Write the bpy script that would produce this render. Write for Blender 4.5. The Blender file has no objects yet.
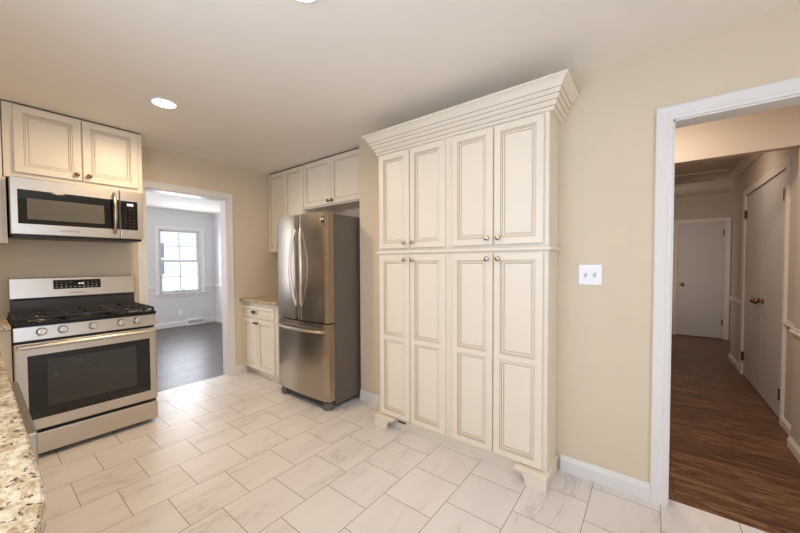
import bpy, bmesh, math, random
from mathutils import Vector, Matrix
random.seed(4)
S = bpy.context.scene
COL = S.collection
R = math.radians

# ------------------------------------------------------------------ camera
CAM_F = 328.42            # focal length in pixels of the 800 px wide frame
cam = bpy.data.cameras.new('camera')
cam.sensor_fit = 'HORIZONTAL'; cam.sensor_width = 36.0
cam.lens = CAM_F / 800 * 36.0
cam.shift_y = (271.6535 - 266.5) / 800
cam.clip_start = 0.02; cam.clip_end = 200
cam_o = bpy.data.objects.new('camera', cam); COL.objects.link(cam_o)
yaw, pitch, roll = R(37.5293), R(-1.5669), R(-0.2445)
d = Vector((math.cos(yaw)*math.cos(pitch), math.sin(yaw)*math.cos(pitch), math.sin(pitch)))
r = Vector((math.sin(yaw), -math.cos(yaw), 0)); u = r.cross(d)
r2 = r*math.cos(roll) + u*math.sin(roll); u2 = -r*math.sin(roll) + u*math.cos(roll)
cam_o.matrix_world = Matrix(((r2.x, u2.x, -d.x, -2.2242), (r2.y, u2.y, -d.y, -3.8653), (r2.z, u2.z, -d.z, 1.3018), (0, 0, 0, 1)))
S.camera = cam_o

# ------------------------------------------------------------------ world, light, exposure
W = bpy.data.worlds.new('sky'); S.world = W; W.use_nodes = True
W.node_tree.nodes['Background'].inputs[0].default_value = (0.72, 0.88, 1.12, 1)
W.node_tree.nodes['Background'].inputs[1].default_value = 1.35
S.view_settings.view_transform = 'Standard'
S.view_settings.look = 'None'
S.view_settings.exposure = 0.14
S.view_settings.gamma = 1.0
S.view_settings.use_curve_mapping = False
S.cycles.use_denoising = True
S.cycles.max_bounces = 10
S.cycles.diffuse_bounces = 6

def area(name, loc, direction, sx, sy, power, col, shape='RECTANGLE', spread=180):
    l = bpy.data.lights.new(name, 'AREA'); l.shape = shape; l.size = sx
    if shape in ('RECTANGLE', 'ELLIPSE'): l.size_y = sy
    l.energy = power; l.color = col; l.spread = R(spread)
    o = bpy.data.objects.new(name, l); COL.objects.link(o)
    o.location = loc; o.rotation_euler = Vector(direction).to_track_quat('-Z', 'Y').to_euler()
    return o
WARM = (1.0, 0.75, 0.47)
DAY = (0.75, 0.90, 1.16)
# daylight through the window over the sink (in the left wall, behind the camera)
area('sink_window_daylight', (-2.78, -3.15, 1.55), (1, -.1, 0), 1.5, 1.0, 20, DAY)
# cool fill added behind the camera, at a made-up opening in the back wall
area('back_fill', (-2.25, -5.54, 1.30), (.25, 1, 0), 0.9, 1.9, 15, DAY)
# daylight in the dining room: its window in view, and a fill added at the windowless left wall
area('dining_window_daylight', (0.40, 3.80, 1.40), (0, -1, 0), 0.75, 1.2, 20, (0.86, 0.91, 1.0))
area('dining_side_fill', (-2.45, 2.0, 1.45), (1, 0, 0), 1.6, 1.4, 46, (0.92, 0.94, 1.0))
# the two recessed lamps in view, and two more of the same row behind the camera
for lx, ly, p in ((-1.375, -1.13, 16), (-1.375, -2.715, 3.5), (-1.37, -4.4, 3)):
    area('recessed_lamp', (lx, ly, 2.415), (0, 0, -1), 0.13, 0.13, p, WARM, 'DISK', 170)
# the hall lamp between the doorway and the header
area('hall_lamp', (0.62, -3.75, 2.39), (0.1, -0.2, -1), 0.25, 0.25, 13, (1.0, 0.86, 0.72), 'DISK')
area('far_hall_fill', (2.1, -4.2, 2.40), (0.35, 0, -1), 0.25, 0.25, 5, (1.0, 0.84, 0.70), 'DISK')  # added fill, hidden by the header, to brighten the far hall
# fill added out of view at the solid left wall, brightening the hall's far end
area('far_hall_side_fill', (4.55, -3.80, 1.25), (0.5, -1, 0), 0.9, 1.9, 7, (1.0, 0.92, 0.86))
sun = bpy.data.lights.new('sun', 'SUN'); sun.energy = 2.2; sun.angle = R(1.5); sun.color = (1.0, .97, .92)
sun_o = bpy.data.objects.new('sun', sun); COL.objects.link(sun_o); sun_o.rotation_euler = Vector((-.45, .42, -1.0)).to_track_quat('-Z', 'Y').to_euler()

# ------------------------------------------------------------------ materials
def srgb(h):
    c = [x/255 for x in h]
    return tuple((x/12.92 if x <= .04045 else ((x+.055)/1.055)**2.4) for x in c) + (1,)
class NT:
    def __init__(s, name):
        s.m = bpy.data.materials.new(name); s.m.use_nodes = True
        s.t = s.m.node_tree; s.b = s.t.nodes['Principled BSDF']
    def n(s, typ, **kw):
        x = s.t.nodes.new(typ)
        for k, v in kw.items():
            if k.startswith('i_'):
                key = k[2:]; key = int(key) if key.isdigit() else key.replace('_', ' ')
                x.inputs[key].default_value = v
            else: setattr(x, k, v)
        return x
    def l(s, a, b): s.t.links.new(a, b)
    def ramp(s, fac, stops, interp='LINEAR'):
        x = s.n('ShaderNodeValToRGB'); x.color_ramp.interpolation = interp
        e = x.color_ramp.elements
        while len(e) < len(stops): e.new(0.5)
        for i, (p, c) in enumerate(stops): e[i].position = p; e[i].color = c
        s.l(fac, x.inputs[0]); return x.outputs[0]
    def mix(s, fac, a, b, mode='MIX'):
        x = s.n('ShaderNodeMix', data_type='RGBA', blend_type=mode)
        for sock, v in ((x.inputs[0], fac), (x.inputs[6], a), (x.inputs[7], b)):
            if hasattr(v, 'links'): s.l(v, sock)
            else: sock.default_value = v
        return x.outputs[2]
    def coords(s, scale=(1, 1, 1), loc=(0, 0, 0), rot=(0, 0, 0), kind='Object'):
        c = s.n('ShaderNodeTexCoord'); m = s.n('ShaderNodeMapping')
        m.inputs['Scale'].default_value = scale; m.inputs['Location'].default_value = loc; m.inputs['Rotation'].default_value = rot
        s.l(c.outputs[kind], m.inputs[0]); return m.outputs[0]
    def bump(s, h, strength=.1, dist=.002):
        x = s.n('ShaderNodeBump'); x.inputs['Strength'].default_value = strength; x.inputs['Distance'].default_value = dist
        s.l(h, x.inputs['Height']); s.l(x.outputs[0], s.b.inputs['Normal'])
def paint(name, col, rough=.5, var=.02, bump=.04, scale=6, metallic=0, spec=.5):
    t = NT(name); c = srgb(col)
    t.b.inputs['Roughness'].default_value = rough; t.b.inputs['Metallic'].default_value = metallic
    t.b.inputs['Specular IOR Level'].default_value = spec
    no = t.n('ShaderNodeTexNoise', i_Scale=scale, i_Detail=3.0); t.l(t.coords(), no.inputs['Vector'])
    lo = tuple(x*(1-var) for x in c[:3]) + (1,); hi = tuple(min(1, x*(1+var)) for x in c[:3]) + (1,)
    t.l(t.ramp(no.outputs['Fac'], [(.3, lo), (.7, hi)]), t.b.inputs['Base Color'])
    if bump:
        n2 = t.n('ShaderNodeTexNoise', i_Scale=260.0, i_Detail=2.0); t.l(t.coords(), n2.inputs['Vector'])
        t.bump(n2.outputs['Fac'], bump, .001)
    return t.m
def steel(name, col, rough, scale=(2, 2, 240), amt=.03, aniso=0.0, metallic=1.0):
    t = NT(name); c = srgb(col)
    t.b.inputs['Metallic'].default_value = metallic; t.b.inputs['Roughness'].default_value = rough
    t.b.inputs['Anisotropic'].default_value = aniso
    no = t.n('ShaderNodeTexNoise', i_Scale=1.0, i_Detail=4.0); t.l(t.coords(scale), no.inputs['Vector'])
    lo = tuple(x*(1-amt) for x in c[:3]) + (1,); hi = tuple(min(1, x*(1+amt)) for x in c[:3]) + (1,)
    t.l(t.ramp(no.outputs['Fac'], [(.3, lo), (.7, hi)]), t.b.inputs['Base Color'])
    mr = t.n('ShaderNodeMapRange'); mr.inputs[1].default_value = .3; mr.inputs[2].default_value = .7
    mr.inputs[3].default_value = rough*.95; mr.inputs[4].default_value = rough*1.05
    t.l(no.outputs['Fac'], mr.inputs[0]); t.l(mr.outputs[0], t.b.inputs['Roughness'])
    return t.m
def emit(name, col, strength):
    t = NT(name); t.b.inputs['Base Color'].default_value = (.8, .8, .8, 1)
    t.b.inputs['Emission Color'].default_value = col; t.b.inputs['Emission Strength'].default_value = strength
    return t.m
def tile_material():
    t = NT('marble_tile')
    v = t.coords((1, 1, 1), (1.596 + .304*20, 2.064 + .3087*21, 0))
    br = t.n('ShaderNodeTexBrick', offset=.5, offset_frequency=2)
    br.inputs['Scale'].default_value = 1.0; br.inputs['Brick Width'].default_value = .304; br.inputs['Row Height'].default_value = .3087
    br.inputs['Mortar Size'].default_value = .0020; br.inputs['Mortar Smooth'].default_value = .1; br.inputs['Bias'].default_value = 0
    br.inputs['Color1'].default_value = (0, 0, 0, 1); br.inputs['Color2'].default_value = (1, 1, 1, 1); br.inputs['Mortar'].default_value = (.5, .5, .5, 1)
    t.l(v, br.inputs['Vector'])
    # each tile cuts its own piece of marble
    sc = t.n('ShaderNodeVectorMath', operation='SCALE'); sc.inputs['Scale'].default_value = 37.0; t.l(br.outputs['Color'], sc.inputs[0])
    ad = t.n('ShaderNodeVectorMath', operation='ADD'); t.l(v, ad.inputs[0]); t.l(sc.outputs[0], ad.inputs[1])
    mp = t.n('ShaderNodeMapping'); mp.inputs['Scale'].default_value = (1.0, 4.6, 1); mp.inputs['Rotation'].default_value = (0, 0, R(-9)); t.l(ad.outputs[0], mp.inputs[0])
    n1 = t.n('ShaderNodeTexNoise', i_Scale=1.6, i_Detail=6.0, i_Roughness=.55, i_Distortion=.35); t.l(mp.outputs[0], n1.inputs['Vector'])
    base = srgb((226, 220, 215)); vein = srgb((186, 175, 166)); soft = srgb((215, 208, 203))
    v1 = t.ramp(n1.outputs['Fac'], [(.0, (0, 0, 0, 1)), (.475, (0, 0, 0, 1)), (.5, (1, 1, 1, 1)), (.525, (0, 0, 0, 1)), (1, (0, 0, 0, 1))])
    n2 = t.n('ShaderNodeTexNoise', i_Scale=1.3, i_Detail=4.0, i_Roughness=.5); t.l(mp.outputs[0], n2.inputs['Vector'])
    gate = t.ramp(n2.outputs['Fac'], [(.44, (0, 0, 0, 1)), (.60, (1, 1, 1, 1))])
    cloud = t.ramp(n2.outputs['Fac'], [(.35, base), (.75, soft)])
    m1 = t.n('ShaderNodeMath', operation='MULTIPLY'); t.l(v1, m1.inputs[0]); t.l(gate, m1.inputs[1])
    m2 = t.n('ShaderNodeMath', operation='MULTIPLY'); t.l(m1.outputs[0], m2.inputs[0]); m2.inputs[1].default_value = .62
    c1 = t.mix(m2.outputs[0], cloud, vein)
    c2 = t.mix(br.outputs['Fac'], c1, srgb((150, 136, 122)))
    t.l(c2, t.b.inputs['Base Color'])
    mr = t.n('ShaderNodeMapRange'); mr.inputs[3].default_value = .30; mr.inputs[4].default_value = .8
    t.l(br.outputs['Fac'], mr.inputs[0]); t.l(mr.outputs[0], t.b.inputs['Roughness'])
    inv = t.n('ShaderNodeMath', operation='SUBTRACT'); inv.inputs[0].default_value = 1; t.l(br.outputs['Fac'], inv.inputs[1])
    t.bump(inv.outputs[0], .4, .0015)
    return t.m
def wood_material(name, dark, mid, light, along='Y', rough=.3, width=.125, length=1.2):
    t = NT(name)
    v = t.coords((1, 1, 1), (20.02, 20.3, 0), (0, 0, R(90) if along == 'Y' else 0))
    br = t.n('ShaderNodeTexBrick', offset=.37, offset_frequency=3)
    br.inputs['Scale'].default_value = 1.0; br.inputs['Brick Width'].default_value = length; br.inputs['Row Height'].default_value = width
    br.inputs['Mortar Size'].default_value = .0012; br.inputs['Mortar Smooth'].default_value = .2
    br.inputs['Color1'].default_value = (0, 0, 0, 1); br.inputs['Color2'].default_value = (1, 1, 1, 1)
    t.l(v, br.inputs['Vector'])
    sc = t.n('ShaderNodeVectorMath', operation='SCALE'); sc.inputs['Scale'].default_value = 23.0; t.l(br.outputs['Color'], sc.inputs[0])
    ad = t.n('ShaderNodeVectorMath', operation='ADD'); t.l(v, ad.inputs[0]); t.l(sc.outputs[0], ad.inputs[1])
    mp = t.n('ShaderNodeMapping'); mp.inputs['Scale'].default_value = (3.4, 22, 1); t.l(ad.outputs[0], mp.inputs[0])
    n1 = t.n('ShaderNodeTexNoise', i_Scale=1.6, i_Detail=8.0, i_Roughness=.68, i_Distortion=.8); t.l(mp.outputs[0], n1.inputs['Vector'])
    g = t.ramp(n1.outputs['Fac'], [(.36, srgb(dark)), (.5, srgb(mid)), (.64, srgb(light))])
    tone = t.ramp(br.outputs['Color'], [(0, (.78, .78, .78, 1)), (1, (1.12, 1.12, 1.12, 1))])
    c = t.mix(1.0, g, tone, 'MULTIPLY')
    c = t.mix(br.outputs['Fac'], c, tuple(x*.45 for x in srgb(dark)[:3]) + (1,))
    t.l(c, t.b.inputs['Base Color']); t.b.inputs['Roughness'].default_value = rough
    t.bump(n1.outputs['Fac'], .12, .001)
    return t.m
def granite_material():
    t = NT('granite')
    v = t.coords((1, .62, 1), (0, 0, 0), (0, 0, R(24)))
    vo = t.n('ShaderNodeTexVoronoi', i_Scale=95.0); t.l(v, vo.inputs['Vector'])
    n1 = t.n('ShaderNodeTexNoise', i_Scale=44.0, i_Detail=5.0, i_Roughness=.7, i_Distortion=.4); t.l(v, n1.inputs['Vector'])
    n2 = t.n('ShaderNodeTexNoise', i_Scale=85.0, i_Detail=3.0, i_Roughness=.6); t.l(v, n2.inputs['Vector'])
    c = t.ramp(n1.outputs['Fac'], [(.30, srgb((98, 74, 50))), (.42, srgb((164, 140, 104))), (.54, srgb((198, 180, 146))), (.72, srgb((216, 204, 178)))])
    dk = t.ramp(n2.outputs['Fac'], [(.36, (1, 1, 1, 1)), (.42, (0, 0, 0, 1))])
    c = t.mix(dk, c, srgb((70, 54, 42)))
    sp = t.ramp(vo.outputs['Color'], [(.80, (0, 0, 0, 1)), (.9, (1, 1, 1, 1))])
    mm = t.n('ShaderNodeMath', operation='MULTIPLY'); t.l(sp, mm.inputs[0]); mm.inputs[1].default_value = .45
    c = t.mix(mm.outputs[0], c, srgb((150, 132, 104)))
    t.l(c, t.b.inputs['Base Color']); t.b.inputs['Roughness'].default_value = .16
    return t.m

M = {}
M['wall'] = paint('beige_wall_paint', (216, 201, 176), .65, .012, .05)
M['ceiling'] = paint('white_ceiling_paint', (239, 233, 223), .8, .01, .05)
M['cab'] = paint('antique_white_paint', (232, 222, 204), .38, .012, .015)
M['glaze'] = paint('brown_glaze_line', (168, 148, 120), .5, .05, 0)
M['glaze_d'] = paint('umber_glaze_line', (150, 130, 104), .5, .05, 0)
M['trim'] = paint('white_trim_paint', (225, 222, 218), .35, .01, .02)
M['dwall'] = paint('pale_grey_wall_paint', (212, 211, 211), .65, .01, .04)
M['hwall'] = paint('taupe_wall_paint', (196, 182, 166), .65, .012, .05)
M['htrim'] = paint('cream_trim_paint', (222, 212, 202), .4, .01, .02)
M['hdoor'] = paint('grey_white_door_paint', (204, 198, 194), .4, .01, .02)
M['tile'] = tile_material()
M['hwood'] = wood_material('brown_plank', (68, 42, 26), (104, 69, 45), (140, 104, 76), 'Y', .38)
M['dwood'] = wood_material('grey_brown_plank', (56, 48, 46), (80, 70, 66), (104, 92, 88), 'X', .36)
M['granite'] = granite_material()
M['steel'] = steel('brushed_steel', (205, 197, 186), .32, (2, 2, 240))
M['steel_b'] = steel('bright_steel', (222, 214, 204), .32, (40, 40, 40), .03)
M['dsteel'] = steel('dark_steel', (180, 170, 158), .24, (3, 3, 1), .02, 0.0, .94)
M['side'] = paint('dark_grey_enamel', (104, 96, 86), .42, .03, .06)
M['black'] = paint('black_plastic', (20, 19, 19), .35, .05, .02)
M['enamel'] = paint('black_enamel', (20, 19, 19), .22, .05, 0, spec=.3)
M['greyen'] = paint('charcoal_enamel', (58, 56, 54), .3, .04, 0)
M['iron'] = paint('cast_iron', (38, 37, 36), .55, .1, .1)
M['glass_k'] = paint('black_glass', (10, 9, 9), .03, .02, 0, spec=.62)
M['glass_g'] = paint('grey_oven_glass', (40, 41, 37), .03, .04, 0, spec=.75)
M['glass_m'] = paint('grey_mesh_glass', (96, 92, 84), .12, .04, 0)
M['nickel'] = steel('satin_nickel', (186, 176, 162), .26, (30, 30, 30), .05)
M['bronze'] = steel('dark_bronze', (120, 96, 70), .28, (30, 30, 30), .08)
M['white_pl'] = paint('white_plastic', (238, 238, 240), .3, .01, 0)
M['mark'] = paint('pale_grey_print', (190, 188, 184), .5, .02, 0)
M['ink'] = paint('dark_grey_print', (92, 88, 84), .5, .02, 0)
M['dark'] = paint('dark_slot', (26, 22, 18), .7, .03, 0)
M['gap_shadow'] = paint('painted_gap_shadow', (74, 60, 42), .8, .05, 0)  # shadow of the gap above the wall cabinets, put in as dark brown
M['lens'] = emit('lamp_lens', (1.0, .92, .80, 1), 9.0)
M['lcd'] = emit('clock_display', (.75, .85, 1.0, 1), .6)
M['siding'] = paint('white_siding', (236, 238, 240), .7, .01, 0)
M['houseglass'] = paint('blue_grey_pane', (120, 132, 150), .15, .04, 0)
def pane():
    t = NT('window_glass'); t.b.inputs['Base Color'].default_value = (1, 1, 1, 1)
    t.b.inputs['Roughness'].default_value = 0; t.b.inputs['IOR'].default_value = 1.1
    t.b.inputs['Transmission Weight'].default_value = 1
    no = t.n('ShaderNodeTexNoise', i_Scale=2.0); t.l(t.coords(), no.inputs['Vector'])
    t.l(t.ramp(no.outputs['Fac'], [(0, (.97, .98, .98, 1)), (1, (1, 1, 1, 1))]), t.b.inputs['Base Color'])
    return t.m
M['pane'] = pane()

# ------------------------------------------------------------------ mesh helpers
class MB:
    """collects shapes into ONE mesh object"""
    def __init__(s): s.bm = bmesh.new()
    def _geo(s, bm2, mi=0):
        for f in bm2.faces: f.material_index = mi if f.material_index == 0 else f.material_index
        me = bpy.data.meshes.new('tmp'); bm2.to_mesh(me); bm2.free(); s.bm.from_mesh(me); bpy.data.meshes.remove(me)
        return s
    def box(s, x0, x1, y0, y1, z0, z1, bev=0, mi=0, seg=2):
        b = bmesh.new()
        x0, x1 = sorted((x0, x1)); y0, y1 = sorted((y0, y1)); z0, z1 = sorted((z0, z1))
        bmesh.ops.create_cube(b, size=1)
        for v in b.verts:
            v.co = Vector(((x0+x1)/2 + v.co.x*(x1-x0), (y0+y1)/2 + v.co.y*(y1-y0), (z0+z1)/2 + v.co.z*(z1-z0)))
        if bev:
            bmesh.ops.bevel(b, geom=b.edges[:], offset=min(bev, .45*min(x1-x0, y1-y0, z1-z0)), segments=seg, affect='EDGES', profile=.5)
        return s._geo(b, mi)
    def prism(s, pts, axis, a0, a1, mi=0, bev=0):
        """polygon pts in the two other axes (in x,y,z order), extruded along axis"""
        b = bmesh.new(); rings = []
        for a in (a0, a1):
            ring = []
            for p in pts:
                c = [p[0], p[1]]; c.insert(axis, a); ring.append(b.verts.new(c))
            rings.append(ring)
        n = len(pts)
        b.faces.new(rings[0][::-1]); b.faces.new(rings[1])
        for i in range(n): b.faces.new((rings[0][i], rings[0][(i+1) % n], rings[1][(i+1) % n], rings[1][i]))
        bmesh.ops.recalc_face_normals(b, faces=b.faces[:])
        if bev: bmesh.ops.bevel(b, geom=b.edges[:], offset=bev, segments=2, affect='EDGES', profile=.5)
        return s._geo(b, mi)
    def tube(s, pts, rad, n=10, mi=0, flat=1.0, caps=True):
        """round bar along a polyline; rad may be a list"""
        pts = [Vector(p) for p in pts]; b = bmesh.new(); rings = []
        rads = rad if isinstance(rad, (list, tuple)) else [rad]*len(pts)
        t0 = (pts[1]-pts[0]).normalized()
        up = Vector((0, 0, 1)) if abs(t0.z) < .9 else Vector((0, 1, 0))
        nx = t0.cross(up).normalized()
        for i, p in enumerate(pts):
            t = ((pts[i+1]-p) if i == 0 else (p-pts[i-1]) if i == len(pts)-1 else (pts[i+1]-pts[i-1])).normalized()
            nx = (nx - t*nx.dot(t)).normalized(); ny = t.cross(nx)
            rings.append([b.verts.new(p + (nx*math.cos(2*math.pi*k/n) + ny*math.sin(2*math.pi*k/n)*flat)*rads[i]) for k in range(n)])
        for a, c in zip(rings, rings[1:]):
            for k in range(n): b.faces.new((a[k], a[(k+1) % n], c[(k+1) % n], c[k]))
        if caps: b.faces.new(rings[0][::-1]); b.faces.new(rings[-1])
        bmesh.ops.recalc_face_normals(b, faces=b.faces[:])
        for f in b.faces: f.smooth = True
        return s._geo(b, mi)
    def lathe(s, prof, n=20, axis='Z', at=(0, 0, 0), mi=0, sy=1.0):
        """profile of (radius, height) turned about an axis; 'F' turns about -Y (towards the viewer)"""
        b = bmesh.new(); rings = []
        def put(x, y, z):
            if axis == 'F': x, y, z = x, -z, y
            elif axis == 'X': x, y, z = z, x, y
            return (x+at[0], y+at[1], z+at[2])
        for rr, h in prof:
            if rr < 1e-6: rings.append([b.verts.new(put(0, 0, h))])
            else: rings.append([b.verts.new(put(rr*math.cos(2*math.pi*k/n), rr*math.sin(2*math.pi*k/n)*sy, h)) for k in range(n)])
        for a, c in zip(rings, rings[1:]):
            for k in range(n):
                k2 = (k+1) % n
                if len(a) == 1 and len(c) == 1: continue
                if len(a) == 1: b.faces.new((a[0], c[k2], c[k]))
                elif len(c) == 1: b.faces.new((a[k], a[k2], c[0]))
                else: b.faces.new((a[k], a[k2], c[k2], c[k]))
        for e in (rings[0], rings[-1]):
            if len(e) > 2: b.faces.new(e)
        bmesh.ops.recalc_face_normals(b, faces=b.faces[:])
        for f in b.faces: f.smooth = True
        return s._geo(b, mi)
    def quadloops(s, loops, mis, close_first=False, close_last=True):
        """rectangular loops [(4 points)...] joined one to the next, mis[i] the material of strip i"""
        b = bmesh.new(); rs = [[b.verts.new(p) for p in L] for L in loops]
        for i, (a, c) in enumerate(zip(rs, rs[1:])):
            for k in range(4):
                f = b.faces.new((a[k], a[(k+1) % 4], c[(k+1) % 4], c[k])); f.material_index = mis[i]
        if close_last: b.faces.new(rs[-1]).material_index = 0
        if close_first: b.faces.new(rs[0][::-1]).material_index = 0
        return s._geo(b, 0)
    def build(s, name, mats, parent=None, smooth_angle=None):
        me = bpy.data.meshes.new(name); s.bm.to_mesh(me); s.bm.free()
        if smooth_angle: me.polygons.foreach_set('use_smooth', [True]*len(me.polygons))
        fl = [False]*len(me.polygons); me.polygons.foreach_get('use_smooth', fl)
        if any(fl):
            me.set_sharp_from_angle(angle=R(smooth_angle or 40)); me.polygons.foreach_set('use_smooth', fl)
        for m in (mats if isinstance(mats, (list, tuple)) else [mats]): me.materials.append(M[m] if isinstance(m, str) else m)
        o = bpy.data.objects.new(name, me); COL.objects.link(o)
        if parent: o.parent = parent
        return o
def tag(o, label=None, cat=None, group=None, kind=None):
    if label: o['label'] = label
    if cat: o['category'] = cat
    if group: o['group'] = group
    if kind: o['kind'] = kind
    return o
def thing(name, label, cat, loc=(0, 0, 0), rz=0, group=None):
    o = bpy.data.objects.new(name, None); COL.objects.link(o)
    o.location = loc; o.rotation_euler = (0, 0, R(rz)); o.empty_display_size = .1
    return tag(o, label, cat, group)
def struct(name, mb, mat, parent=None, label=None):
    o = mb.build(name, mat, parent)
    if parent is None: tag(o, label, None, None, 'structure')
    return o
def copy_tree(o, parent=None):
    c = o.copy(); COL.objects.link(c)
    if parent: c.parent = parent
    for ch in list(o.children): copy_tree(ch, c)
    return c
def lettering(name, text, size, mat, parent, loc, rot=(R(90), 0, 0), depth=.0006):
    cu = bpy.data.curves.new('lettering', 'FONT'); cu.body = text; cu.size = size; cu.extrude = depth
    cu.align_x = 'CENTER'; cu.align_y = 'CENTER'
    tmp = bpy.data.objects.new('lettering', cu); COL.objects.link(tmp)
    dg = bpy.context.evaluated_depsgraph_get()
    me = bpy.data.meshes.new_from_object(tmp.evaluated_get(dg))
    bpy.data.objects.remove(tmp); bpy.data.curves.remove(cu)
    me.materials.clear(); me.materials.append(M[mat])
    o = bpy.data.objects.new(name, me); COL.objects.link(o); o.parent = parent
    o.location = loc; o.rotation_euler = rot
    return o

# ------------------------------------------------------------------ setting: kitchen shell
H = 2.430
struct('floor', MB().box(-2.9, .07, -5.6, .09, -.08, 0).box(.07, .42, -1.72, 0, -.08, 0), 'tile')
struct('ceiling', MB().box(-2.9, .12, -5.7, .12, H, H+.1).box(.12, .52, -1.78, .12, H, H+.1), 'ceiling')
DX0, DX1, DZ = -1.205, -.44, 2.035          # doorway in the range wall
struct('wall_range', MB().box(-2.9, DX0, 0, .12, 0, H).box(DX1, .52, 0, .12, 0, H).box(DX0, DX1, 0, .12, DZ, H), 'wall')
HY0, HY1, HZ = -3.938, -4.76, 2.036         # doorway in the pantry wall
WE = -1.682
struct('wall_pantry', MB().box(0, .12, HY0, WE, 0, H).box(0, .12, -5.7, HY1, 0, H).box(0, .12, HY1, HY0, HZ, H), 'wall')
struct('wall_recess', MB().box(.40, .52, -1.78, 0, 0, H).box(.12, .40, -1.78, WE, 0, H), 'wall')
struct('wall_sink', MB().box(-2.92, -2.8, -5.7, .12, 0, 1.05).box(-2.92, -2.8, -5.7, .12, 2.05, H)
       .box(-2.92, -2.8, -5.7, -3.95, 1.05, 2.05).box(-2.92, -2.8, -2.35, .12, 1.05, 2.05), 'wall')
struct('wall_back', MB().box(-2.9, -2.7, -5.72, -5.6, 0, H).box(-1.8, .12, -5.72, -5.6, 0, H).box(-2.7, -1.8, -5.72, -5.6, 2.3, H).box(-2.7, -1.8, -5.72, -5.6, 0, .3), 'wall')  # unseen opening, made up to let the back fill and sky in

def baseboard(name, axis, a0, a1, face, sign, mat='trim', h=.095, t=.014):
    """moulded board; face = wall plane, sign = side the room lies on"""
    p = [(0, 0), (t, 0), (t, h*.72), (t*.75, h*.78), (t*.6, h*.86), (t*.35, h*.95), (t*.3, h), (0, h)]
    pts = [(face + sign*q, z) for q, z in p]
    return struct(name, MB().prism(pts, axis, a0, a1), mat)
baseboard('baseboard_pantry', 1, HY0+.0665, -3.425, 0, -1)
baseboard('baseboard_fridge', 1, -2.10, WE, 0, -1)
baseboard('baseboard_range', 0, DX1+.068, -.25, 0, -1, 'trim')
struct('baseboard_recess', MB().box(0, .10, WE, WE+.014, 0, .095, .003), 'trim')

def casing_boxes(mb, w, t, o0, o1, top, axis, face, sign):
    """moulded casing swept with mitred corners round an opening o0..o1 (along axis) on a wall plane"""
    prof = [(-.003, 0), (-.003, t*.62), (w*.06, t*.70), (w*.20, t*.72), (w*.24, t*.60), (w*.60, t*.78), (w*.78, t*.95), (w*.95, t), (w, t*.9), (w, 0)]
    lo, hi = min(o0, o1), max(o0, o1); b = bmesh.new(); rows = []
    for q, dd in prof:
        row = []
        for a, z in ((lo-q, 0), (lo-q, top+q), (hi+q, top+q), (hi+q, 0)):
            f = face + sign*dd; row.append(b.verts.new((a, f, z) if axis == 0 else (f, a, z)))
        rows.append(row)
    for r0, r1 in zip(rows, rows[1:]):
        for k in range(3): b.faces.new((r0[k], r0[k+1], r1[k+1], r1[k]))
    b.faces.new([r_[0] for r_ in rows]); b.faces.new([r_[3] for r_ in rows])
    bmesh.ops.recalc_face_normals(b, faces=b.faces[:])
    mb._geo(b)
# white casing and jamb lining of the hall doorway
mb = MB(); casing_boxes(mb, .066, .018, HY1, HY0, HZ, 1, 0, -1)
mb.box(0, .12, HY0-.012, HY0, 0, HZ).box(0, .12, HY1, HY1+.012, 0, HZ).box(0, .12, HY1, HY0, HZ-.012, HZ)
struct('trim_1', mb, 'trim')
# casing and jamb lining of the dining doorway
mb = MB(); casing_boxes(mb, .066, .018, DX0, DX1, DZ, 0, 0, -1)
mb.box(DX0, DX0+.012, 0, .13, 0, DZ).box(DX1-.012, DX1, 0, .13, 0, DZ).box(DX0, DX1, 0, .13, DZ-.012, DZ)
casing_boxes(mb, .066, .018, DX0, DX1, DZ, 0, .12, 1)
struct('trim_2', mb, 'trim')

# ------------------------------------------------------------------ setting: dining room
DY, DW, DH = 3.915, 1.085, 2.400
struct('floor_dining', MB().box(-2.7, 1.2, .09, 4.05, -.08, -.001), 'dwood')
struct('ceiling_dining', MB().box(-2.7, 1.2, .12, 4.05, DH, DH+.1), 'ceiling')
WX0, WX1, WZ0, WZ1 = .035, .815, .705, 2.005
struct('wall_dining_window', MB().box(-2.7, WX0, DY, DY+.14, 0, DH).box(WX1, 1.2, DY, DY+.14, 0, DH)
       .box(WX0, WX1, DY, DY+.14, 0, WZ0).box(WX0, WX1, DY, DY+.14, WZ1, DH), 'dwall')
struct('wall_dining_right', MB().box(DW, 1.2, .12, DY, 0, DH), 'dwall')
struct('wall_dining_left', MB().box(-2.7, -2.6, .12, DY, 0, DH), 'dwall')
struct('wall_dining_near', MB().box(-2.7, DX0-.06, .121, .135, 0, DH).box(DX1+.06, 1.2, .121, .135, 0, DH).box(DX0-.06, DX1+.06, .121, .135, DZ+.06, DH), 'dwall')
baseboard('baseboard_dining_window', 0, -2.6, DW, DY, -1, 'trim', .11)
baseboard('baseboard_dining_right', 1, .14, DY-.014, DW, -1, 'trim', .11)
def rail(name, axis, a0, a1, face, sign, z, mat, h=.055, t=.02):
    p = [(0, -h/2), (t*.4, -h/2), (t*.5, -h*.25), (t, -h*.1), (t, h*.15), (t*.6, h*.3), (t*.7, h/2), (0, h/2)]
    return struct(name, MB().prism([(face + sign*q, z+w) for q, w in p], axis, a0, a1), mat)
rail('trim_3', 0, -2.6, WX0-.06, DY, -1, .815, 'trim')
rail('trim_4', 0, WX1+.06, DW, DY, -1, .815, 'trim')
rail('trim_5', 1, .14, DY-.02, DW, -1, .815, 'trim')
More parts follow.
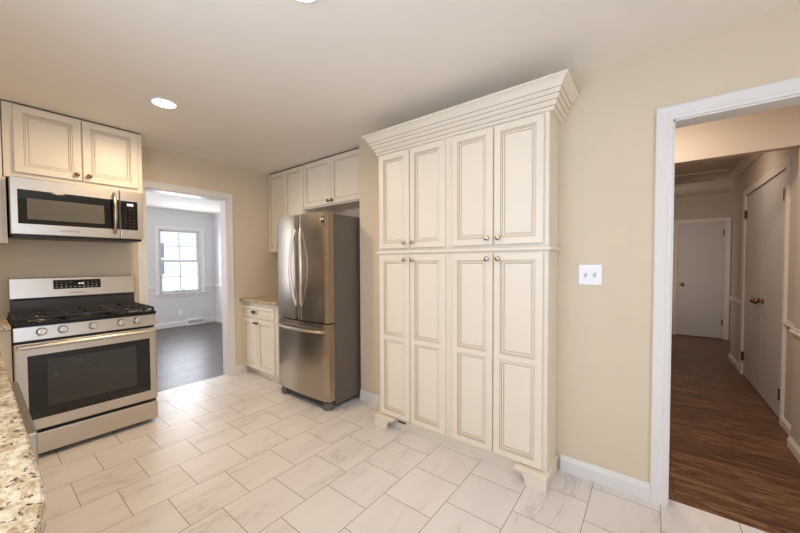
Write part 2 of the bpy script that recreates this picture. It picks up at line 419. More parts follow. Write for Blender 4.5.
# double-hung window
win = thing('window_1', None, None, (0, DY, 0)); win['kind'] = 'structure'
mb = MB()
cw = .062
mb.box(WX0-cw, WX0, -.02, 0, WZ0, WZ1+cw, .003).box(WX1, WX1+cw, -.02, 0, WZ0, WZ1+cw, .003).box(WX0, WX1, -.02, 0, WZ1, WZ1+cw, .003)
mb.box(WX0-cw, WX1+cw, -.026, -.018, WZ1+cw*.7, WZ1+cw, .002)
mb.box(WX0, WX0+.02, 0, .13, WZ0, WZ1).box(WX1-.02, WX1, 0, .13, WZ0, WZ1).box(WX0+.02, WX1-.02, 0, .13, WZ1-.02, WZ1)
mb.build('window_casing', 'trim', win)
MB().box(WX0-cw-.025, WX1+cw+.025, -.055, .10, WZ0-.028, WZ0, .006).box(WX0-cw, WX1+cw, -.018, 0, WZ0-.085, WZ0-.028, .003).build('window_sill', 'trim', win)
def sash(y0, y1, z0, z1, name):
    x0, x1 = WX0+.022, WX1-.022; s = .042
    m = MB().box(x0, x0+s, y0, y1, z0, z1, .003).box(x1-s, x1, y0, y1, z0, z1, .003).box(x0+s, x1-s, y0, y1, z0, z0+s, .003).box(x0+s, x1-s, y0, y1, z1-s*.8, z1, .003)
    ym = (y0+y1)/2; xm = (x0+x1)/2; zm = (z0+z1)/2
    m.box(xm-.008, xm+.008, ym-.010, ym+.010, z0+s, z1-s*.8).box(x0+s, x1-s, ym-.010, ym+.010, zm-.008, zm+.008)
    o = m.build('sash', 'trim', win)
    MB().box(x0+s-.005, x1-s+.005, ym-.002, ym+.002, z0+s-.005, z1-s*.8+.005).build('pane', 'pane', o)
    return o
sash(.075, .105, 1.335, WZ1-.02, 'upper')
lo = sash(.035, .065, WZ0, 1.365, 'lower')
for px_ in (.335, .475):
    MB().box(px_-.022, px_+.022, .018, .036, WZ0+.018, WZ0+.03, .003).build('sash_lift', 'ink', lo)
# wall outlet and baseboard register under the window
o = thing('wall_outlet', 'white duplex outlet plate on the grey dining wall under the window', 'outlet', (.385, DY, .29))
MB().box(-.037, .037, -.006, -.0005, -.058, .058, .002).build('cover_plate', 'white_pl', o)
for z in (-.021, .021):
    s_ = MB().box(-.015, .015, -.009, -.005, z-.014, z+.014, .002).build('socket', 'white_pl', o)
    MB().box(-.008, -.005, -.0095, -.0088, z-.004, z+.006).box(.005, .008, -.0095, -.0088, z-.004, z+.006).build('slot', 'dark', s_)
o = thing('floor_register', 'white slotted baseboard heating register below the dining room window', 'vent', (.665, DY-.014, 0))
MB().box(-.17, .17, -.03, -.001, 0, .135, .004).build('register_body', 'white_pl', o)
m = MB()
for k in range(17): m.box(-.145+k*.018, -.137+k*.018, -.0315, -.029, .035, .10)
m.build('slots', 'ink', o)
# the neighbouring house outside the window
hs = thing('neighbouring_house', 'white house with horizontal clapboard siding seen through the dining window', 'house', (.6, 8.2, -.3))
m = MB()
for k in range(26): m.prism([(0, k*.16), (-.03, k*.16), (-.004, (k+1)*.16), (0, (k+1)*.16)], 0, -4, 4.5)
m.build('siding', 'siding', hs)
w_ = MB().box(.08, .88, -.06, .0, 1.20, 2.32, .01).build('house_window', 'siding', hs)
for z0, z1 in ((1.28, 1.73), (1.79, 2.24)): MB().box(.15, .80, -.07, -.055, z0, z1).build('window_pane', 'houseglass', w_)
struct('ground', MB().box(-30, 30, 4.06, 40, -.5, -.3), 'siding')

# ------------------------------------------------------------------ setting: hall
HR, HRN, XE = -4.704, -4.65, 5.38
struct('floor_hall', MB().box(.07, 5.6, -5.1, -2.8, -.08, -.001), 'hwood')
struct('ceiling_hall', MB().box(.12, 5.6, -5.1, -2.8, H, H+.1), 'hwall')
struct('wall_hall_header', MB().box(1.2, 1.28, -3.75, -2.8, 0, H).box(1.2, 1.28, HRN, -3.75, 2.085, H), 'hwall')
CX0, CX1, CZ = 1.70, 3.14, 2.045
struct('wall_hall_right', MB().box(.12, 1.235, -4.85, HRN, 0, H).box(1.235, CX0, -4.85, HR, 0, H).box(CX0, CX1, -4.85, HR, CZ, H)
       .box(CX1, 3.9, -4.85, HR, 0, H).box(CX0, CX1, -4.85, -4.80, 0, CZ).box(3.78, 3.9, -5.03, -4.85, 0, H).box(3.9, 5.5, -5.03, -4.915, 0, H), 'hwall')
FY0, FY1, FZ = -4.815, -4.215, 1.965
struct('wall_hall_end', MB().box(XE, XE+.12, -5.03, FY0, 0, H).box(XE, XE+.12, FY1, -3.6, 0, H).box(XE, XE+.12, FY0, FY1, FZ, H).box(XE+.06, XE+.12, FY0, FY1, 0, FZ), 'hwall')  # last box added behind the door to stop sky light leaking under it
struct('wall_hall_left', MB().box(1.28, XE, -3.75, -3.63, 0, H), 'hwall')
struct('wall_hall_near', MB().box(.12, 1.2, -2.9, -2.8, 0, H), 'hwall')
baseboard('baseboard_hall_near', 0, .13, 1.247, HRN, 1, 'htrim', .075)
baseboard('baseboard_hall_right', 0, 1.247, CX0-.06, HR, 1, 'htrim', .075)
baseboard('baseboard_hall_far', 0, CX1+.06, 3.915, HR, 1, 'htrim', .075)
rail('trim_6', 0, .13, 1.245, HRN, 1, .812, 'htrim')
rail('trim_7', 0, 1.245, CX0-.06, HR, 1, .812, 'htrim')
rail('trim_8', 0, CX1+.06, 3.92, HR, 1, .812, 'htrim')
def crown_strip(name, axis, a0, a1, face, sign, mat, h=.085, t=.07):
    p = [(0, -h), (.012, -h), (.014, -h+.012), (t*.55, -h*.45), (t*.9, -.016), (t, -.014), (t, 0), (0, 0)]
    return struct(name, MB().prism([(face + sign*q, H+w) for q, w in p], axis, a0, a1), mat)
crown_strip('trim_9', 0, 1.28, 3.97, HR, 1, 'hwall')
crown_strip('trim_10', 1, -4.915, -3.75, XE, -1, 'hwall')
mb = MB(); casing_boxes(mb, .062, .018, CX0, CX1, CZ, 0, HR, 1); struct('trim_11', mb, 'htrim')
mb = MB(); casing_boxes(mb, .068, .018, FY0, FY1, FZ, 1, XE, -1); struct('trim_12', mb, 'htrim')
# attic hatch in the hall ceiling
mb = MB().box(3.42, 3.48, -4.58, -3.90, H-.018, H, .003).box(3.96, 4.02, -4.52, -3.90, H-.018, H, .003).box(3.48, 3.96, -4.58, -4.52, H-.018, H, .003).box(3.48, 3.96, -4.52, -3.90, H-.006, H)
struct('trim_13', mb, 'hwall')
def hinge(parent, x, y, z, axis='X'):
    m = MB()
    if axis == 'X': m.box(x-.014, x+.014, y-.002, y+.004, z-.045, z+.045, .001).tube([(x, y+.012, z-.048), (x, y+.012, z+.048)], .010, 8)
    else: m.box(x-.004, x+.002, y-.014, y+.014, z-.045, z+.045, .001).tube([(x-.008, y, z-.048), (x-.008, y, z+.048)], .007, 8)
    return m.build('hinge', 'bronze', parent)
KN = [(.026, 0), (.026, .004), (.012, .007), (.010, .028), (.016, .032), (.026, .040), (.028, .050), (.023, .060), (.010, .065), (0, .065)]
def door(name, x0, x1, y, z1, knob_x, hinge_x):
    e = thing(name, None, None, (0, 0, 0)); e['kind'] = 'structure'
    MB().box(x0+.003, x1-.003, y-.036, y, .008, z1-.003, .002).build('door_slab', 'hdoor', e)
    k = MB().lathe([(a, b) for a, b in KN], 18, 'F').build('door_knob', 'bronze', e)
    k.location = (knob_x, y, .915); k.rotation_euler = (0, 0, R(180))
    for z in (.22, 1.83): hinge(e, hinge_x, y, z)
    return e
XM = (CX0+CX1)/2
door('door_1', CX0, XM, HR-.004, CZ, XM-.055, CX0+.030)
door('door_2', XM, CX1, HR-.004, CZ, XM+.075, CX1-.012)
e = thing('door_3', None, None, (0, 0, 0)); e['kind'] = 'structure'
MB().box(XE+.006, XE+.042, FY0+.003, FY1-.003, .008, FZ-.003, .002).build('door_slab', 'hdoor', e)
k = MB().lathe(KN, 18, 'F').build('door_knob', 'bronze', e); k.location = (XE+.006, FY1-.065, .90); k.rotation_euler = (0, 0, R(-90))
for z in (.28, 1.78): hinge(e, XE+.002, FY0+.008, z, 'Y')

# ------------------------------------------------------------------ cabinet helpers (local: x right, y away from the viewer, z up)
def raised_door(w, h, panels, t=.02, prof=None):
    """door slab with front at y=-t, glazed raised panels; panels = [(x0,z0,x1,z1)]"""
    mb = MB(); e = .004
    def L(x0, z0, x1, z1, y): return [(x0, y, z0), (x1, y, z0), (x1, y, z1), (x0, y, z1)]
    mb.quadloops([L(0, 0, w, h, 0), L(0, 0, w, h, -t+e), L(e, e, w-e, h-e, -t)], [0, 0], True, False)
    # frame face
    def face(x0, z0, x1, z1):
        b = bmesh.new(); b.faces.new([b.verts.new(p) for p in L(x0, z0, x1, z1, -t)]); mb._geo(b)
    ps = sorted(panels, key=lambda p: p[1]); z = e
    for p in ps:
        face(e, z, w-e, p[1]); face(e, p[1], p[0], p[3]); face(p[2], p[1], w-e, p[3]); z = p[3]
    face(e, z, w-e, h-e)
    prof = prof or [(0, 0, 0), (.0028, .003, 1), (.0095, .0015, 0), (.0125, .006, 1), (.0205, .0075, 0), (.0235, .010, 1), (.030, .0075, 0)]
    for x0, z0, x1, z1 in ps:
        mb.quadloops([L(x0+i, z0+i, x1-i, z1-i, -t+dd) for i, dd, m in prof], [m for _, _, m in prof[1:]], False, True)
    return mb
KNOB = [(.007, 0), (.006, .006), (.006, .012), (.010, .015), (.0155, .019), (.0165, .024), (.014, .029), (.007, .032), (0, .0325)]
def add_knob(parent, x, z, y=-.02, mat='nickel'):
    k = MB().lathe(KNOB, 16, 'F').build('knob', mat, parent); k.location = (x, y, z); return k
def add_door(parent, x0, x1, z0, z1, y, fr=.05, split=None, knob=None, mats=('cab', 'glaze'), prof=None, kmat='nickel'):
    w, h = x1-x0, z1-z0
    if split: pn = [(fr, fr, w-fr, split[0]-z0), (fr, split[1]-z0, w-fr, h-fr)]
    else: pn = [(fr, fr, w-fr, h-fr)]
    o = raised_door(w, h, pn, prof=prof).build('door', list(mats), parent); o.location = (x0, y, z0)
    if knob: add_knob(o, knob[0]-x0, knob[1]-z0, mat=kmat)
    return o

# ------------------------------------------------------------------ tall pantry
PY = -2.760; PD = .232; PW = .638
pan = thing('pantry_cabinet', 'tall antique white pantry cabinet with eight doors and a wide crown', 'cabinet', (0, PY, 0), -90)
MB().box(-PW, PW, -PD, -.001, .086, 2.17, .003).build('carcass', 'cab', pan)
def PXL(y): return PY - y        # world Y -> local x
ups = [(PXL(-2.148), PXL(-2.434)), (PXL(-2.442), PXL(-2.737)), (PXL(-2.792), PXL(-3.076)), (PXL(-3.083), PXL(-3.374))]
for i, (a, b) in enumerate(ups):
    kx = b-.032 if i % 2 == 0 else a+.032
    add_door(pan, a, b, 1.410, 2.138, -PD-.0005, .042, None, (kx, 1.452))
for i, (a, b) in enumerate(ups):
    kx = b-.032 if i % 2 == 0 else a+.032
    add_door(pan, a, b, .098, 1.358, -PD-.0005, .042, (.702, .736), (kx, 1.323))
# belt moulding between upper and lower doors, round three sides
def wrap(mb, prof, mis, hw, dep, dx=0):
    """profile (out, z) swept round left, front and right sides with mitred corners"""
    b = bmesh.new(); rows = []
    for p, z in prof:
        rows.append([b.verts.new(c) for c in ((dx-hw-p, -.001, z), (dx-hw-p, -dep-p, z), (dx+hw+p, -dep-p, z), (dx+hw+p, -.001, z))])
    for i, (a, c) in enumerate(zip(rows, rows[1:])):
        for k in range(3): b.faces.new((a[k], a[k+1], c[k+1], c[k])).material_index = mis[i]
    for rr, top in ((rows[0], 0), (rows[-1], 1)): b.faces.new(rr if top else rr[::-1])
    b.faces.new([rr[0] for rr in rows]); b.faces.new([rr[3] for rr in rows][::-1])
    return mb._geo(b)
bel = [(0, 1.369), (.010, 1.370), (.014, 1.376), (.014, 1.386), (.010, 1.392), (0, 1.393)]
wrap(MB(), bel, [1, 0, 0, 0, 1], PW, PD).build('belt_moulding', ['cab', 'glaze'], pan)
cr = [(.002, 2.148), (.008, 2.149), (.012, 2.154), (.012, 2.168), (.014, 2.171), (.026, 2.184), (.027, 2.195), (.029, 2.198), (.040, 2.210), (.041, 2.220), (.043, 2.223),
      (.052, 2.235), (.053, 2.244), (.055, 2.247), (.060, 2.257), (.068, 2.270), (.080, 2.283), (.090, 2.288), (.092, 2.290), (.092, 2.300), (.004, 2.300)]
cm = [0, 0, 0, 1, 0, 0, 1, 0, 0, 1, 0, 0, 1, 0, 0, 0, 0, 0, 0, 0]
wrap(MB(), cr, cm, PW+.008, PD+.001, .008).build('crown_moulding', ['cab', 'glaze_d'], pan)
MB().box(-PW+.02, PW-.02, -PD+.03, -PD+.045, 0, .0865).box(PW-.015, PW+.002, -PD, -.016, 0, .086).box(-PW-.002, -PW+.015, -PD, -.016, 0, .086).build('toe_kick', 'cab', pan)
v_ = MB().box(PXL(-2.305), PXL(-2.395), -PD-.006, -PD+.031, .060, .083, .002).build('vent_grille', 'cab', pan)
MB().box(PXL(-2.311), PXL(-2.389), -PD-.0075, -PD-.005, .065, .078).build('slot', 'dark', v_)
def foot(sgn):
    # bracket foot: face profile with an ogee cut on the inner side, ogee bulge towards the floor
    m = MB()
    x_out = sgn*(PW+.010); n = 10
    prof = [(x_out, 0), (x_out, .074)]
    inner = []
    for k in range(n+1):
        a = k/n*math.pi/2
        inner.append((x_out - sgn*(.168 - .048*math.sin(a)), .070 - .058*(1-math.cos(a))))
    prof += [(x_out - sgn*.178, .074), (x_out - sgn*.178, .070)] + inner + [(x_out - sgn*.122, 0)]
    m.prism([(x, z) for x, z in prof], 1, -.286, -.258)
    m.box(x_out - sgn*.02, x_out, -.262, -.016, 0, .074)
    xs = sorted((x_out + sgn*.006, x_out - sgn*.182))
    m.box(xs[0], xs[1], -.292, -.22, .073, .081, .002)
    m.box(xs[0], xs[1], -.284, -.22, .081, .0865, .002)
    xs2 = sorted((x_out + sgn*.006, x_out - sgn*.02)); m.box(xs2[0], xs2[1], -.225, -.016, .073, .0865, .002)
    return m.build('bracket_foot', 'cab', pan)
foot(1); foot(-1)

# ------------------------------------------------------------------ range
rg = thing('gas_range', 'stainless steel gas range with black cooktop and five front knobs', 'stove', (-1.702, 0, 0))
hw = .380
rg.location.x += .004
MB().box(-hw, hw, -.600, -.02, .03, .872, .003).build('body', 'black', rg)
for sx in (-1, 1):
    for y in (-.54, -.10): MB().lathe([(.016, 0), (.018, .008), (.010, .012), (.010, .031)], 12, at=(sx*.33, y, 0)).build('foot', 'black', rg)
MB().box(-hw, hw, -.640, -.600, .035, .178, .006).build('storage_drawer', 'steel', rg)
od = MB().box(-hw, hw, -.645, -.601, .200, .784, .007).build('oven_door', 'steel', rg)
wd = MB().box(-.323, .334, -.6485, -.640, .274, .700, .003).build('window', 'glass_k', od)
MB().box(-.235, .245, -.6495, -.648, .345, .660, .001).build('viewing_glass', 'glass_g', od)
m = MB().tube([(-.352, -.690, .764), (.352, -.690, .764)], .0125, 12)
for sx in (-1, 1): m.box(sx*.352-.014, sx*.352+.014, -.692, -.640, .752, .776, .004)
m.build('handle', 'steel', od)
MB().prism([(-.642, .800), (-.600, .800), (-.600, .892), (-.630, .892)], 0, -hw, hw, 0, .003).build('control_panel', 'steel', rg)
RK = [(.027, 0), (.027, .006), (.0225, .009), (.021, .030), (.019, .033), (0, .033)]
kb0 = None
for kx in (-1.958, -1.857, -1.702, -1.547, -1.449):
    k = MB().lathe(RK, 22, 'F').box(-.005, .005, -.041, -.030, -.021, .021, .002).build('knob', 'steel', rg)
    k.location = (kx+1.702, -.6365, .851); k.rotation_euler = (R(-10), 0, 0)
m = MB().box(-hw, hw, -.655, -.10, .894, .914, .004)
m.box(-hw, hw, -.655, -.642, .905, .920, .004).box(-hw, -hw+.02, -.645, -.10, .905, .918, .004).box(hw-.02, hw, -.645, -.10, .905, .918, .004)
m.build('cooktop', 'enamel', rg)
for bx_, by_, br_ in ((-.25, -.50, .048), (-.25, -.235, .040), (.25, -.50, .040), (.25, -.235, .050)):
    b_ = MB().lathe([(br_*1.2, 0), (br_*1.2, .004), (br_*.95, .010), (br_*.95, .016), (0, .016)], 22, at=(bx_, by_, .911)).build('burner', 'nickel', rg)
    MB().lathe([(br_*.86, 0), (br_*.9, .004), (br_*.8, .010), (0, .011)], 22, at=(bx_, by_, .9265)).build('burner_cap', 'iron', b_)
b_ = MB().lathe([(.05, 0), (.05, .004), (.04, .010), (.04, .016), (0, .016)], 22, at=(0, 0, 0), sy=1).build('burner', 'nickel', rg); b_.location = (0, -.368, .911); b_.scale = (.8, 2.2, 1)
MB().lathe([(.036, 0), (.038, .004), (.033, .010), (0, .011)], 22, at=(0, 0, .0155)).build('burner_cap', 'iron', b_)
def grate(x0, x1, fingers):
    m = MB(); y0, y1 = -.625, -.125; t = .0065; zt = .952
    for x in (x0, x1): m.box(x-t, x+t, y0, y1, zt-.014, zt, .003)
    for y in (y0, y1, (y0+y1)/2): m.box(x0, x1, y-t, y+t, zt-.014, zt, .003)
    for x in (x0, x1):
        for y in (y0+.01, y1-.01, (y0+y1)/2): m.box(x-.008, x+.008, y-.010, y+.010, .912, zt-.008, .002)
    xm = (x0+x1)/2
    for yc in fingers:
        for dx, dy in ((1, 0), (-1, 0), (0, 1), (0, -1)):
            rad = (x1-x0)/2 if dx else .118
            a, b = sorted((.026, rad))
            if dx: m.box(xm+dx*a, xm+dx*b, yc-.005, yc+.005, zt-.012, zt+.002, .002)
            else: m.box(xm-.005, xm+.005, yc+dy*a, yc+dy*b, zt-.012, zt+.002, .002)
    m.build('grate', 'iron', rg)
grate(-.368, -.128, (-.50, -.235)); grate(-.118, .118, (-.50, -.235)); grate(.128, .368, (-.50, -.235))
bg = MB().prism([(-.095, 1.040), (-.02, 1.040), (-.02, 1.194), (-.078, 1.194)], 0, -.366, .382, 0, .004).build('backguard', 'steel', rg)
MB().box(-.362, .378, -.088, -.022, .905, 1.041, .003).build('lower_backguard', 'greyen', rg)
MB().box(-.35, .365, -.091, -.086, 1.026, 1.037).build('vent_slot', 'dark', rg)
def on_slope(z): return -.095 + (z-1.040)/(1.194-1.040)*.017
dp = MB().box(-.138, .146, -.004, .004, -.036, .036, .002).build('control_display', 'glass_k', rg)
dp.location = (0, on_slope(1.138)-.001, 1.138); dp.rotation_euler = (R(-6.3), 0, 0)
for k in range(10):
    x = -.118 + k*.0262
    MB().box(x-.006, x+.006, -.0047, -.0039, -.024, -.019).build('key', 'mark', dp)
    if k not in (3, 4, 5): MB().box(x-.005, x+.005, -.0047, -.0039, -.004, .000).build('key', 'mark', dp)
    if k not in (4, 5): MB().box(x-.004, x+.004, -.0047, -.0039, .015, .018).build('key', 'mark', dp)
for x in (.008, .026): MB().box(x, x+.012, -.0048, -.0039, -.002, .010).build('clock_digit', 'lcd', dp)
lettering('logo', 'SAMSUNG', .020, 'ink', rg, (0, on_slope(1.068)-.0008, 1.068), (R(83.7), 0, 0))

# ------------------------------------------------------------------ microwave over the range
mw = thing('microwave', 'stainless over-the-range microwave with black window and curved handle', 'microwave', (-1.692, 0, 1.492))
MB().box(-.364, .364, -.360, -.001, .012, .412, .004).build('body', 'side', mw)
MB().box(-.362, .362, -.372, -.04, 0, .018, .004).build('underside_vent', 'black', mw)
DXS = .216
dr = MB().box(-.368, DXS-.001, -.400, -.361, .018, .413, .005).build('door', 'steel', mw)
wn = MB().box(-.333, DXS-.004, -.4025, -.396, .092, .330, .003).build('window', 'glass_k', dr)
MB().box(-.290, .118, -.4035, -.402, .126, .272, .001).build('viewing_mesh', 'glass_m', dr)
pts = []
for k in range(15):
    s_ = k/14; pts.append((.178, -.412-.036*math.sin(math.pi*s_)**.8, .055+.325*s_))
MB().tube(pts, [.010 + .004*math.sin(math.pi*k/14) for k in range(15)], 12, flat=1.0).build('handle', 'dsteel', dr)
pn = MB().box(DXS+.001, .368, -.400, -.361, .018, .413, .005).build('control_panel', 'steel', mw)
kp = MB().box(DXS+.003, .332, -.4025, -.396, .092, .330, .003).build('keypad', 'glass_k', mw)
MB().box(.262, .302, -.4032, -.402, .290, .308).build('clock_digits', 'lcd', kp)
for i in range(3):
    for j in range(6): MB().box(.247+i*.028, .254+i*.028, -.4031, -.402, .118+j*.026, .122+j*.026).build('key', 'ink', kp)
lettering('logo', 'SAMSUNG', .022, 'ink', dr, (-.075, -.4005, .055))

# ------------------------------------------------------------------ wall cabinets on the range wall
c = thing('wall_cabinet', 'cream two-door wall cabinet above the stainless microwave', 'cabinet', (-1.692, 0, 0))
MB().box(-.387, .389, -.330, -.001, 1.908, 2.421, .002).build('carcass', 'cab', c)
MB().box(-.387, .389, -.326, -.001, 2.420, 2.4295).build('gap_shadow_strip', 'gap_shadow', c)  # dark strip painted as the shadow gap under the ceiling
add_door(c, -.340, .004, 1.945, 2.412, -.3305, .048, None, (-.028, 1.985), kmat='bronze')
add_door(c, .010, .356, 1.945, 2.412, -.3305, .048, None, (.042, 1.985), kmat='bronze')
c = thing('wall_cabinet', 'cream corner wall cabinet left of the microwave at the picture edge', 'cabinet', (-2.44, 0, 0))
MB().box(-.358, .356, -.330, -.001, 1.448, 2.421, .002).box(.350, .3695, -.330, -.001, 1.448, 1.904, .002).build('carcass', 'cab', c)
MB().box(-.358, .356, -.326, -.001, 2.420, 2.4295).build('gap_shadow_strip', 'gap_shadow', c)  # same painted gap shadow over the corner cabinet
add_door(c, -.02, .318, 1.462, 2.412, -.3305, .048, None, (.014, 1.52), kmat='bronze')
# ------------------------------------------------------------------ cabinets in the recess
FL = [(0, 0, 0), (.003, .004, 1), (.010, .0055, 0), (.0125, .007, 1), (.016, .007, 0)]
def recess_cab(label, y0, y1, z0, kz, klocal, px_):
    w = y0-y1; ym = (y0+y1)/2
    c = thing('wall_cabinet', label, 'cabinet', (.40, ym, 0), -90)
    MB().box(-w/2+.0005, w/2-.0005, -.306, -.001, z0, 2.417, .002).build('carcass', 'cab', c)
    MB().box(-w/2+.001, w/2-.001, -.300, -.001, 2.416, 2.4295).build('gap_shadow_strip', 'gap_shadow', c)  # gap under the ceiling filled with painted shadow
    g = .012
    a = add_door(c, -w/2+g, -.003, z0+.012, 2.402, -.3065, .046, None, (-.03, kz), prof=FL, kmat='bronze')
    b = add_door(c, .003, w/2-g, z0+.012, 2.402, -.3065, .046, None, (.03, kz), prof=FL, kmat='bronze')
    return c
recess_cab('tall cream wall cabinet in the room corner over the small granite counter', 0, -.729, 1.432, 1.48, None, 0)
recess_cab('short cream wall cabinet directly above the refrigerator', -.729, -1.6615, 1.909, 1.955, None, 0)
bc = thing('base_cabinet', 'small cream base cabinet with one drawer beside the refrigerator', 'cabinet', (.40, -.405, 0), -90)
MB().box(-.404, .390, -.665, -.001, .088, .855, .002).box(-.404, .390, -.600, -.001, 0, .09).build('carcass', 'cab', bc)
dw = raised_door(.665, .130, [(.03, .03, .635, .10)], prof=FL).build('drawer', ['cab', 'glaze'], bc); dw.location = (-.397, -.6655, .682)
m = MB()
n = 10
for k in range(n):
    pass
m.lathe([(.0, 0), (.010, .001), (.026, .006), (.034, .014), (.036, .022)], 20, 'F', (0, 0, 0))
pl = m.build('cup_pull', 'bronze', dw); pl.location = (.285, -.02, .068); pl.scale = (1.15, 1, .55)
add_door(bc, -.397, -.068, .096, .668, -.6655, .050, None, (-.090, .630), prof=FL, kmat='bronze')
add_door(bc, -.062, .268, .096, .668, -.6655, .050, None, (-.040, .630), prof=FL, kmat='bronze')
ct = MB().box(-.315, .399, -.80, -.001, .856, .888, .006).build('countertop', 'granite')
tag(ct, 'short speckled granite countertop in the corner beside the refrigerator', 'countertop')

# ------------------------------------------------------------------ refrigerator
fr = thing('refrigerator', 'dark stainless french door refrigerator with bottom freezer drawer', 'refrigerator', (.37, -1.274, 0), -90)
fw = .386
MB().box(-fw+.004, fw-.018, -.655, 0, .035, 1.735, .006).build('body', 'side', fr)
def bowed(x0, x1, z0, z1, y_back, y_edge, bow, r=.010):
    """door slab whose front bulges: bow measured over the whole width of the appliance"""
    n = 16; b = bmesh.new(); pts = []
    def fy(x): return y_edge - bow*(1-(x/fw)**2)
    pts.append((x0, y_back)); pts.append((x1, y_back))
    for k in range(n+1):
        x = x1 + (x0-x1)*k/n
        e = min(x-x0, x1-x); off = 0 if e >= r else r - math.sqrt(max(0, r*r-(r-e)**2))
        pts.append((x, fy(x)+off))
    xs = []
    m = MB(); m.prism(pts, 2, z0, z1); 
    bb = m.bm
    for f in bb.faces:
        if abs(f.normal.z) < .3 and f.normal.y < -.3: f.smooth = True
    return m
SPL = -.002
def fdoor(x0, x1, hx, sgn):
    d_ = bowed(x0, x1, .778, 1.745, -.672, -.742, .022).build('fridge_door', 'dsteel', fr, 28)
    pts = []
    for k in range(21):
        s_ = k/20; q = math.sin(math.pi*s_)
        pts.append((hx + sgn*(.004 + .040*q), -.742-.020-.034*q**.6, .915 + .69*s_))
    m = MB().tube(pts, .0135, 12)
    for p in (pts[0], pts[-1]): m.tube([(p[0], -.750, p[2]), (p[0], p[1]-.006, p[2])], .0135, 10)
    m.build('handle', 'steel_b', d_)
    return d_
fdoor(-fw, SPL-.003, -.040, -1)
rd = fdoor(SPL+.003, fw, .036, 1)
m = MB().box(.284, .358, -.7475, -.738, 1.620, 1.716, .001).build('badge', 'dsteel', fr)
MB().box(.286, .356, -.7490, -.746, 1.650, 1.700).build('badge_label', 'black', m)
for x in (.305, .338): MB().lathe([(.011, 0), (.011, .002), (0, .002)], 14, 'F', (x, -.7485, 1.682)).build('badge_dot', 'white_pl', m)
fz = bowed(-fw, fw, .088, .766, -.672, -.742, .022).build('freezer_drawer', 'dsteel', fr, 28)
pts = [(-.335 + .67*k/20, -.760-.012*(1-((k-10)/10)**2) - .042*math.sin(math.pi*k/20)**.5, .700) for k in range(21)]
m = MB().tube(pts, .012, 12)
for p in (pts[0], pts[-1]): m.box(p[0]-.012, p[0]+.012, -.775, -.742, .688, .712, .004)
m.build('handle', 'steel_b', fz)
MB().box(-fw+.01, fw-.02, -.672, -.654, .09, 1.735).build('door_gasket', 'dark', fr)
MB().box(-fw+.02, fw-.03, -.715, -.10, .026, .082, .004).build('kick_grille', 'black', fr)
for sx in (-1, 1):
    MB().box(sx*.315-.045, sx*.315+.045, -.705, -.64, 1.735, 1.760, .008).build('hinge_cover', 'side', fr)
    MB().lathe([(.042, 0), (.050, .010), (.050, .044), (.038, .064), (0, .064)], 18, at=(sx*(.322), -.690, 0)).build('foot', 'side', fr)
MB().box(-.34, .32, -.10, -.06, 0, .036).build('rear_roller', 'black', fr)

# ------------------------------------------------------------------ counter run along the sink wall
CE = -2.156
m = MB().prism([(-2.799, -.001), (-2.083, -.001), (-2.083, -.655), (CE-.02, -.655), (CE, -.675), (CE, -3.02), (CE-.004, -3.08), (CE-.014, -3.14), (CE-.030, -3.19), (CE-.055, -3.235), (CE-.09, -3.27), (CE-.14, -3.29), (-2.799, -3.295)], 2, .883, .918, 0, .006)
ct = m.build('countertop', 'granite'); tag(ct, 'long L-shaped speckled granite countertop along the left edge in front', 'countertop')
cc = thing('base_cabinet', 'cream corner base cabinet left of the range under the granite', 'cabinet', (-2.44, 0, 0))
MB().box(-.355, .357, -.61, -.002, .09, .8825, .002).box(-.355, .357, -.54, -.002, 0, .092).build('carcass', 'cab', cc)
MB().box(.290, .322, -.6125, -.609, .11, .865).build('filler_strip', 'cab', cc)
dwm = thing('dishwasher', 'stainless dishwasher front edge showing below the foreground granite counter', 'dishwasher', (-2.70, -2.315, 0), 90)
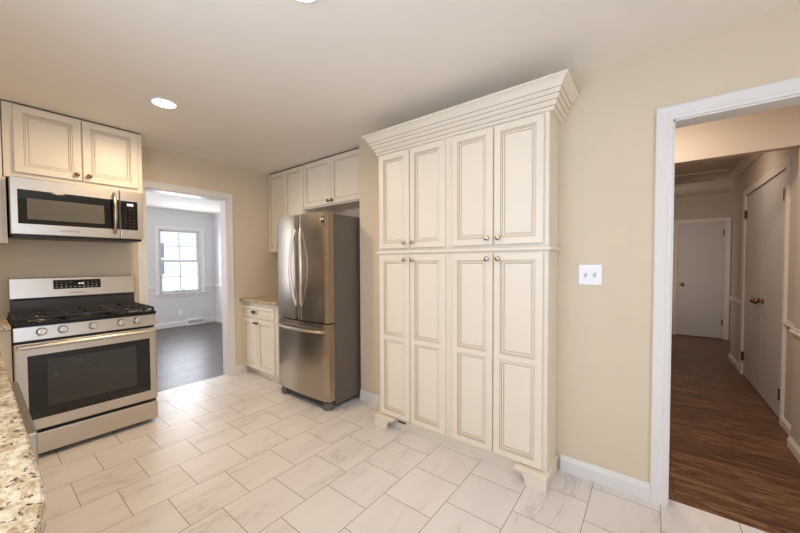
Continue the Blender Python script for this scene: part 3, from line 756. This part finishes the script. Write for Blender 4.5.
MB().box(-.298, .298, -.50, -.002, .10, .868, .003).box(-.298, .298, -.46, -.002, 0, .102).build('body', 'black', dwm)
MB().box(-.300, .300, -.568, -.501, .11, .870, .004).build('door', 'dsteel', dwm)
for lab, y0, y1 in (('cream base cabinet between the dishwasher and the range corner', -2.012, -.614), ('cream base cabinet nearest the camera under the foreground granite counter', -3.25, -2.618)):
    ym = (y0+y1)/2; w = y1-y0
    b = thing('base_cabinet', lab, 'cabinet', (-2.79, ym, 0), 90)
    MB().box(-w/2, w/2, -.585, -.002, .09, .8825, .002).box(-w/2, w/2, -.52, -.002, 0, .092).build('carcass', 'cab', b)
    n = 3 if w > 1 else 2; ww = w/n
    for k in range(n):
        add_door(b, -w/2+k*ww+.01, -w/2+(k+1)*ww-.01, .11, .865, -.5855, .05, None, (-w/2+(k+1)*ww-.04, .82))

# ------------------------------------------------------------------ wall switch
sw = thing('light_switch', 'white double toggle switch plate on the wall between pantry and doorway', 'switch', (0, -3.575, 1.225), -90)
MB().box(-.060, .060, -.007, -.0005, -.060, .060, .003).build('cover_plate', 'white_pl', sw)
for x in (-.023, .023):
    t_ = MB().box(x-.0075, x+.0075, -.0085, -.006, -.014, .014, .0005).build('toggle_slot', 'mark', sw)
    MB().prism([(-.006, -.004), (-.006, .008), (-.030, .018), (-.032, .009)], 0, x-.006, x+.006, 0, .001).build('toggle', 'white_pl', t_)
    for z in (-.030, .030):
        MB().lathe([(.003, 0), (.003, .001), (0, .0012)], 10, 'F', (x, -.0065, z)).build('screw', 'white_pl', sw)

# ------------------------------------------------------------------ recessed ceiling lights
def can(label, x, y):
    t = thing('recessed_light', label, 'ceiling light', (x, y, H))
    MB().lathe([(.082, 0), (.082, -.003), (.078, -.006), (.070, -.007), (.067, -.003), (.067, 0)], 36).build('trim_ring', 'white_pl', t)
    MB().lathe([(.0665, -.001), (.0665, -.003), (.05, -.0045), (0, -.005)], 36).build('lens', 'lens', t)
can('round recessed ceiling light in view above the middle of the floor', -1.375, -1.13)
can('round recessed ceiling light nearer the camera at the top picture edge', -1.375, -2.715)
